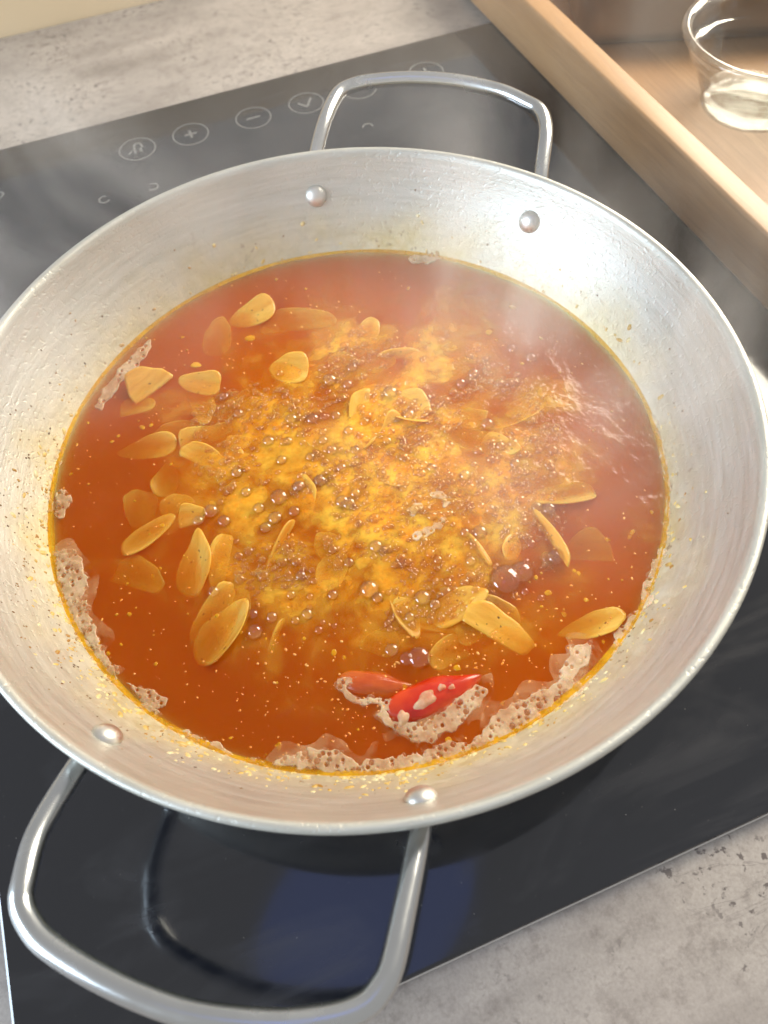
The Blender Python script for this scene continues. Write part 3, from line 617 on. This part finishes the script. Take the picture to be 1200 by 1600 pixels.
# thin films of spent foam spreading from the patches
MFI = mat_film()
for key, grow in (('front_right', 1.0), ('chili', 1.0), ('front', 1.0), ('left', 1.0), ('right_wisp', 1.0)):
    P = np.array(FOAM[key]); c = P.mean(0); nn = len(P); Q = []
    for i in range(nn):
        d = P[i] - c; t_ = P[(i + 1) % nn] - P[i - 1]; nrm = np.array([t_[1], -t_[0]]); nrm /= np.linalg.norm(nrm) + 1e-9
        if nrm @ d < 0: nrm = -nrm
        q = P[i] + nrm * (.022 + .016 * math.sin(i * 2.3)); rad = np.hypot(*q)
        if rad > .842: q *= .842 / rad
        Q.append(q)
    Q = smooth_poly(Q); cell = .005
    x0, y0 = Q.min(0) - .01; x1, y1 = Q.max(0) + .01; xs = np.arange(x0, x1, cell); ys = np.arange(y0, y1, cell)
    XX, YY = np.meshgrid(xs, ys, indexing='ij'); m_ = inside(Q, XX, YY); vid = {}; V = []; F = []
    for i, j in np.argwhere(m_):
        q = []
        for a, b in ((i, j), (i + 1, j), (i + 1, j + 1), (i, j + 1)):
            if (a, b) not in vid:
                vid[(a, b)] = len(V); X_, Y_ = x0 + a * cell, y0 + b * cell; V.append((X_, Y_, float(surf(np.array([X_]), np.array([Y_]))[0]) + .0022))
            q.append(vid[(a, b)])
        F.append(q)
    bm = bmesh.new(); bv = [bm.verts.new(q) for q in V]
    for q in F: bm.faces.new([bv[k] for k in q])
    for _ in range(8): bmesh.ops.smooth_vert(bm, verts=[w for w in bm.verts if w.is_boundary], factor=.5, use_axis_x=True, use_axis_y=True, use_axis_z=False)
    bm.verts.index_update(); V = [tuple(w.co) for w in bm.verts]; F = [[w.index for w in q.verts] for q in bm.faces]; bm.free()
    obj('foam_film', V, F, MFI, broth)
# oily flecks afloat
FV = []; FF = []
for _ in range(900):
    a = random.uniform(0, 2 * math.pi); r = math.sqrt(random.random()) * .82; x, y = r * math.cos(a), r * math.sin(a)
    if random.random() < .35: x, y = random.gauss(-.15, .28), random.gauss(-.62, .10)
    if math.hypot(x, y) > .83: continue
    add_blob(FV, FF, Vector((x, y, float(surf(np.array([x]), np.array([y]))[0]))), Vector((0, 0, 1)), random.choice((.001, .0014, .0018, .0022, .003)), .35, 6, 2, random.uniform(1, 1.8), random.uniform(0, 3.1))
o = obj('oily_flecks', FV, FF, MFL, broth); o['kind'] = 'stuff'

# ------------------------------------------------------------------ garlic
GARLIC=[
 (-0.107, 0.658, 0.16, 0.096, 1.226, 0.6, 8, 6, 0.3, 'pale garlic slice at the far left of the broth, tip lifted clear'),
 (0.017, 0.574, 0.233, 0.128, -18.328, -1.6, 2, 4, 0.2, 'wide garlic slice just under the surface, beside the pale lifted tip'),
 (-0.237, 0.625, 0.16, 0.087, 67.535, -2.2, 5, 0, 0.2, None),
 (-0.474, 0.486, 0.14, 0.14, 23.379, 0.9, 4, 10, 0.5, 'round curled garlic slice floating by the left pan wall'),
 (-0.534, 0.44, 0.108, 0.09, -10.415, -0.6, 3, -5, 0.2, 'small garlic slice tucked under the round curled one at the left'),
 (-0.335, 0.45, 0.142, 0.077, -33.282, 0.2, 0, 10, 0.3, 'short garlic slice right of the round curled one'),
 (-0.364, 0.367, 0.151, 0.102, -81.353, -1.2, 6, 0, 0.2, 'squarish garlic slice just below the short one at the left'),
 (-0.537, 0.284, 0.175, 0.082, -18.233, -1.8, 4, 3, 0.3, 'long flat garlic slice sunk at the left, lying crosswise'),
 (-0.395, 0.173, 0.158, 0.083, -50.234, -0.7, -6, 6, 0.3, 'garlic slice pointing right with its upper edge bare, left of the froth'),
 (-0.069, 0.392, 0.129, 0.103, -36.078, 0.3, 3, 8, 0.4, 'speckled garlic slice at the far edge of the froth'),
 (0.091, 0.35, 0.097, 0.087, -10.377, -0.4, 5, 5, 0.3, 'small garlic slice behind the froth, under the thin sliver'),
 (0.066, 0.138, 0.184, 0.071, 61.438, 0.3, 5, 8, 0.2, 'upright pale garlic slice standing in the middle of the froth'),
 (0.211, 0.116, 0.12, 0.108, -10.696, 0.6, 5, 5, 0.2, 'bright yellow garlic knob in the froth behind the centre'),
 (0.26, 0.312, 0.144, 0.046, -16.969, 0.2, 0, 40, 0.1, 'thin garlic sliver lying crosswise at the far side of the froth'),
 (0.391, -0.114, 0.118, 0.07, -41.643, 0.5, 6, 5, 0.2, 'single garlic slice at the right edge of the foam, lit from the side'),
 (0.179, -0.033, 0.145, 0.109, -35.245, -2.2, 0, 5, 0.2, None),
 (0.475, -0.324, 0.179, 0.088, -15.854, -0.7, 0, -16, 0.4, 'long garlic slice at the right with only its far rim showing'),
 (0.384, -0.425, 0.191, 0.078, -88.2, 0.4, 4, 48, 0.3, 'garlic slice standing on edge at the right of the froth'),
 (0.197, -0.384, 0.112, 0.035, -79.712, 0.8, 4, 50, 0.1, 'narrow garlic sliver on edge in front of the froth'),
 (0.282, -0.407, 0.087, 0.049, 50.712, 0.2, 0, 20, 0.2, 'small garlic slice behind the largest bubble'),
 (0.11, -0.388, 0.229, 0.099, -36.081, -2.4, 0, 4, 0.2, None),
 (0.086, -0.512, 0.16, 0.083, 7.081, 0.5, 5, -6, 0.3, 'yellow garlic slice with dark specks, left of the brightest slice'),
 (0.143, -0.606, 0.181, 0.104, -51.694, 0.8, -6, 4, 0.2, 'brightest pale garlic slice, near the lower right of the broth'),
 (0.363, -0.681, 0.166, 0.064, -5.777, -0.3, 5, -6, 0.3, 'garlic slice alone near the right wall, one tip just breaking the surface'),
 (0.453, -0.502, 0.13, 0.144, -22.651, -2.6, 0, 0, 0.2, None),
 (-0.278, -0.173, 0.146, 0.036, 42.466, 0.9, 6, 50, 0.1, 'pale garlic sliver on edge in the middle left of the froth'),
 (-0.496, -0.139, 0.182, 0.09, 64.879, 0.1, 5, -12, 0.3, 'large upright garlic slice at the left with a pale rim'),
 (-0.437, -0.172, 0.175, 0.075, 65.775, -0.8, 3, 8, 0.3, 'garlic slice with a dark speck, close to the large upright one'),
 (-0.474, -0.353, 0.187, 0.107, 35.884, -0.7, 5, -14, 0.6, 'curved garlic slice at the lower left, its rim curling up'),
 (-0.654, -0.117, 0.159, 0.112, -42.75, -2.5, 3, 3, 0.2, None),
 (-0.602, 0.091, 0.121, 0.09, 69.42, -2.2, 4, 4, 0.2, None),
 (-0.502, 0.049, 0.095, 0.097, 13.857, -1.5, 4, 4, 0.2, None),
 (-0.471, 0.001, 0.079, 0.078, -11.07, 0.2, 5, 6, 0.3, 'small bright garlic slice left of the froth'),
 (-0.007, -0.249, 0.152, 0.13, 41.423, -1.3, 3, 4, 0.2, 'big yellow garlic slice just under the surface at the centre'),
 (-0.362, -0.408, 0.096, 0.026, 48.194, -0.3, 4, 50, 0.1, 'faint garlic sliver on edge at the lower edge of the froth'),
 (-0.132, -0.52, 0.1, 0.069, -22.318, -2.4, 4, 4, 0.2, None),
 (-0.028, -0.567, 0.192, 0.059, -25.482, -2.2, 0, 5, 0.2, None),
 (-0.288, 0.19, 0.083, 0.055, -10.727, 0.1, 5, 5, 0.2, 'tiny garlic slice at the left edge of the froth'),
 (-0.139, -0.126, 0.122, 0.087, 12.048, -1.9, 0, 5, 0.2, None),
 (-0.208, 0.281, 0.131, 0.096, -46.579, -2.0, 0, 5, 0.2, None),
 (0.006, -0.007, 0.138, 0.09, 33.893, -2.2, 0, 5, 0.2, None),
 (-0.129, 0.098, 0.133, 0.078, -66.187, -2.0, 0, 5, 0.2, None),
]
CUTS = (1.2, .45, 1.2, .2, .62, 1.2, .38)
def slice_mesh(L, W, th, curl, seed):
    r = random.Random(seed); n = 28; rows = 5; v = []; f = []
    egg = r.choice((-1, 1)) * r.uniform(.12, .42); wob = [(r.uniform(.02, .05), r.randint(2, 4), r.uniform(0, 6)) for _ in range(3)] + [(r.uniform(.008, .022), r.randint(5, 8), r.uniform(0, 6)) for _ in range(2)]
    def outline(a):
        k = 1 + sum(m * math.sin(q * a + p) for m, q, p in wob)
        c, s = math.cos(a), math.sin(a)
        return L / 2 * k * math.copysign(abs(c) ** .9, c), W / 2 * k * math.copysign(abs(s) ** .9, s) * (1 + egg * c)
    layers = [(0.0, -.5), (.55, -.5), (.90, -.46), (1.0, -.18), (1.0, .18), (.90, .46), (.55, .5), (0.0, .5)]
    for q, zt in layers:
        if q == 0: v.append((0, 0, zt * th)); continue
        cut = -W / 2 * CUTS[seed % 7] * q
        for k in range(n):
            x, y = outline(2 * math.pi * k / n); y = max(y, cut / max(q, .01) + .06 * x * (seed % 3 - 1)) if cut else y; v.append((x * q, y * q, zt * th))
    idx = [0, 1, 1 + n, 1 + 2 * n, 1 + 3 * n, 1 + 4 * n, 1 + 5 * n, 1 + 6 * n]
    for k in range(n): f.append((0, idx[1] + (k + 1) % n, idx[1] + k))
    for j in range(1, 6):
        for k in range(n): f.append((idx[j] + k, idx[j] + (k + 1) % n, idx[j + 1] + (k + 1) % n, idx[j + 1] + k))
    for k in range(n): f.append((idx[6] + k, idx[6] + (k + 1) % n, idx[7]))
    out = []
    for x, y, z in v:                                                    # dish the slice
        z += curl * ((2 * y / W) ** 2 * W * .16 + (2 * x / L) ** 2 * L * .05); out.append((x, y, z))
    return out, f
random.seed(21)
for _ in range(38):
    while True:
        cx, cy_ = random.choice(((-.50, .05, .17), (-.42, -.25, .15), (.30, -.35, .2), (.05, .1, .25), (.0, -.35, .25), (-.2, .45, .2)))[0:2] if False else (random.gauss(-.08, .34), random.gauss(-.02, .34))
        if math.hypot(cx, cy_) < .68 and not (cx > .25 and cy_ > .25): break
    GARLIC.append((cx, cy_, random.uniform(.11, .19), random.uniform(.06, .11), random.uniform(0, 180), random.uniform(-3.2, -.7), random.uniform(-9, 9), random.uniform(-16, 16), random.uniform(.2, .6), None))
SHORT = {}
for g in GARLIC:
    if g[9]: SHORT[g[9]] = (g[0], g[1])
NICK = {'pale garlic slice at the far left of the broth, tip lifted clear': 'pale far left slice with lifted tip', 'round curled garlic slice floating by the left pan wall': 'round curled slice by the left wall',
 'long flat garlic slice sunk at the left, lying crosswise': 'long crosswise slice at the left', 'garlic slice pointing right with its upper edge bare, left of the froth': 'slice pointing right beside the froth',
 'speckled garlic slice at the far edge of the froth': 'speckled slice at the far froth edge', 'upright pale garlic slice standing in the middle of the froth': 'upright pale slice amid the froth',
 'bright yellow garlic knob in the froth behind the centre': 'bright yellow knob in the froth', 'long garlic slice at the right with only its far rim showing': 'long slice at the right', 'garlic slice standing on edge at the right of the froth': 'slice on edge at the right',
 'yellow garlic slice with dark specks, left of the brightest slice': 'yellow speckled slice near the chili', 'brightest pale garlic slice, near the lower right of the broth': 'brightest slice at the lower right', 'large upright garlic slice at the left with a pale rim': 'large upright slice at the left',
 'curved garlic slice at the lower left, its rim curling up': 'curved slice at the lower left', 'big yellow garlic slice just under the surface at the centre': 'big yellow slice at the centre', 'pale garlic sliver on edge in the middle left of the froth': 'pale sliver on edge, middle left',
 'garlic slice alone near the right wall, one tip just breaking the surface': 'lone slice near the right wall'}
used_labels = set()
def sunk_label(x, y):
    c = sorted(NICK, key=lambda k: math.hypot(SHORT[k][0] - x, SHORT[k][1] - y))
    for k in c[:7]:
        dx, dy = x - SHORT[k][0], y - SHORT[k][1]; u, w = dx * .93 - dy * .365, dx * .365 + dy * .93
        side = ('just right of' if u > 0 else 'just left of') if abs(u) > abs(w) else ('just behind' if w > 0 else 'just in front of')
        for adj in (('dim sunken',)):
            lab = '%s garlic slice %s the %s' % (adj, side, NICK[k])
            if lab not in used_labels: used_labels.add(lab); return lab
    return 'garlic slice sunk in the broth among others, showing only as a dim orange shape'
for i, (x, y, L, W, rot, zmm, pitch, roll, curl, label) in enumerate(GARLIC):
    v, f = slice_mesh(L, W, random.uniform(.0055, .0085), curl * 2.2, i)
    o = obj('garlic_slice', v, f, MGA)
    o.location = Vector((x, y, ZS + (zmm - (1.45 if zmm > .1 else 1.9)) * .001 / S)) * S
    o.rotation_euler = (math.radians(roll * 1.35), math.radians(-pitch * 1.6), math.radians(rot)); o.rotation_mode = 'XYZ'
    tag(o, label or sunk_label(x, y), 'garlic slice', 'garlic slices floating in the broth')

# ------------------------------------------------------------------ chilies
def chili(name, x, y, L, W, rot, mat, label, zmm, flat=.6):
    n = 20; m = 26; v = []; f = []
    for i in range(m + 1):
        t = i / m; prof = (math.sin(math.pi * min(1, t * 1.02 + .03)) ** .62) * (1 - .35 * t)
        cx = (t - .5) * L; cyy = .10 * L * (t - .5) ** 2 * 4 * .35
        for k in range(n):
            a = 2 * math.pi * k / n; w = 1 + .09 * math.sin(3 * a + 5 * t) + .06 * math.sin(13 * t + 2 * a) + .05 * math.sin(7 * a - 9 * t)
            v.append((cx, cyy + W / 2 * prof * math.cos(a) * w, W / 2 * prof * flat * math.sin(a) * w))
    for i in range(m):
        for k in range(n): f.append((i * n + k, (i + 1) * n + k, (i + 1) * n + (k + 1) % n, i * n + (k + 1) % n))
    f.append(tuple(range(n))); f.append(tuple(m * n + k for k in range(n - 1, -1, -1)))
    o = obj(name, v, f, mat); o.location = Vector((x, y, ZS + zmm * .001 / S)) * S; o.rotation_euler = (math.radians(8), 0, math.radians(rot)); tag(o, label, 'chili', 'chili pieces in the broth'); return o
chili('chili_pepper', -.052, -.700, .255, .105, 0, MCH, 'glossy red chili piece ringed with cream foam near the front of the pan', -1.6)
chili('chili_pepper', -.175, -.622, .19, .075, -27, MCH2, 'dull orange chili piece left of the glossy red one, half sunk', -1.9)
FOAM_TOP = [(-.086, -.703, .030, .017, 18), (-.040, -.690, .010, .008, 0), (-.018, -.698, .008, .006, 0), (-.150, -.722, .018, .013, 60)]
# foam resting on the red chili skin
def cap_patch(cx, cy_, a, b, ang):
    V = []; F = []; n = 22; ca, sa = math.cos(math.radians(ang)), math.sin(math.radians(ang))
    ex, ey = -.052, -.700
    for j in range(5):
        q = j / 4
        for k in range(n):
            t = 2 * math.pi * k / n; w = 1 + .14 * math.sin(3 * t + cx * 90) + .08 * math.sin(5 * t)
            x, y = a * q * math.cos(t) * w, b * q * math.sin(t) * w; X_, Y_ = cx + x * ca - y * sa, cy_ + x * sa + y * ca
            u = max(-1, min(1, (Y_ - ey) / .050)); zc = .021 * math.sqrt(max(0, 1 - u * u)) * .85
            V.append((X_, Y_, ZS + zc + .005 + .004 * (1 - q * q) - (.007 if j == 4 else 0)))
    for j in range(4):
        for k in range(n): F.append((j * n + k, (j + 1) * n + k, (j + 1) * n + (k + 1) % n, j * n + (k + 1) % n))
    return obj('foam_patch', V, F, MFO, broth)
for q in FOAM_TOP: cap_patch(*q)

# ------------------------------------------------------------------ tray, bowl, dish
TR = math.radians(1.4); PIV = (1.475, 1.0, 0)
tray = thing('wooden_tray', 'pale wooden tray with raised plank sides lying on the right of the hob', 'tray', (2.4, 1.2, HZ))
TX0, TX1, TY0, TY1 = 1.475, 3.6, -.55, 2.75; ZB, ZT = HZ + .002, -.205
for (x0, x1, y0, y1) in ((TX0, TX0 + .098, TY0, TY1), (TX1 - .098, TX1, TY0, TY1), (TX0 + .099, TX1 - .099, TY0, TY0 + .098), (TX0 + .099, TX1 - .099, TY1 - .098, TY1)):
    v, f = bevel_box(x0, x1, y0, y1, ZB, ZT, .012); obj('side_plank', xform(v, TR, pivot=PIV), f, MW, tray)
FZ = HZ + .022
v, f = bevel_box(TX0 + .0985, TX1 - .0985, TY0 + .0985, TY1 - .0985, ZB + .002, FZ, .002); obj('tray_floor', xform(v, TR, pivot=PIV), f, MWF, tray)
bowl_prof_out = [(.0, .0), (.17, .0), (.192, .003), (.197, .012), (.195, .030), (.203, .050), (.222, .080), (.245, .125), (.262, .165), (.268, .185), (.283, .192), (.298, .200), (.308, .225), (.318, .252), (.330, .262), (.343, .270), (.347, .281), (.340, .292), (.322, .294)]
bowl_prof_in = [(.308, .286), (.300, .262), (.295, .228), (.285, .207), (.268, .199), (.254, .186), (.245, .160), (.226, .118), (.205, .080), (.185, .056), (.165, .045), (.0, .042)]
bc = (2.095, 1.085)
v, f = lathe([(r, z + FZ + .001) for r, z in bowl_prof_out + bowl_prof_in], 96, bc)
o = obj('glass_bowl', v, f, MG); tag(o, 'empty clear glass prep bowl with a thick rim standing in the wooden tray', 'bowl')
# rectangular dish with rounded corners, open on top
def rrect(w, h, cr, seg=8):
    out = []
    for cx, cy_, a0 in ((w / 2 - cr, h / 2 - cr, 0), (-w / 2 + cr, h / 2 - cr, 90), (-w / 2 + cr, -h / 2 + cr, 180), (w / 2 - cr, -h / 2 + cr, 270)):
        for k in range(seg + 1):
            a = math.radians(a0 + 90 * k / seg); out.append((cx + cr * math.cos(a), cy_ + cr * math.sin(a)))
    return out
lay = [(-.04, 0), (0, .012), (.012, .06), (.026, .205), (.040, .215), (.044, .222), (.038, .226), (.020, .222), (.012, .205), (-.002, .06), (-.02, .022), (-.06, .016)]
V = []; F = []; W0, H0 = 1.1, .62; n = len(rrect(1, 1, .1))
for off, z in lay:
    for x, y in rrect(W0 + 2 * off, H0 + 2 * off, .09 + off): V.append((x, y, z))
for j in range(len(lay) - 1):
    for k in range(n): F.append((j * n + k, j * n + (k + 1) % n, (j + 1) * n + (k + 1) % n, (j + 1) * n + k))
F.append(tuple(range(n - 1, -1, -1))); F.append(tuple((len(lay) - 1) * n + k for k in range(n)))
dv = xform(V, math.radians(-20.5), (2.315, 1.845, FZ + .001))
o = obj('metal_dish', dv, F, MDISH); tag(o, 'grey-beige rectangular dish with a rolled rim behind the glass bowl in the tray', 'dish')

# ------------------------------------------------------------------ steam
v, f = bevel_box(-1.9, 2.1, -1.0, 2.3, -.19, 1.05, .02); o = obj('steam', v, f, mat_steam()); o['kind'] = 'stuff'
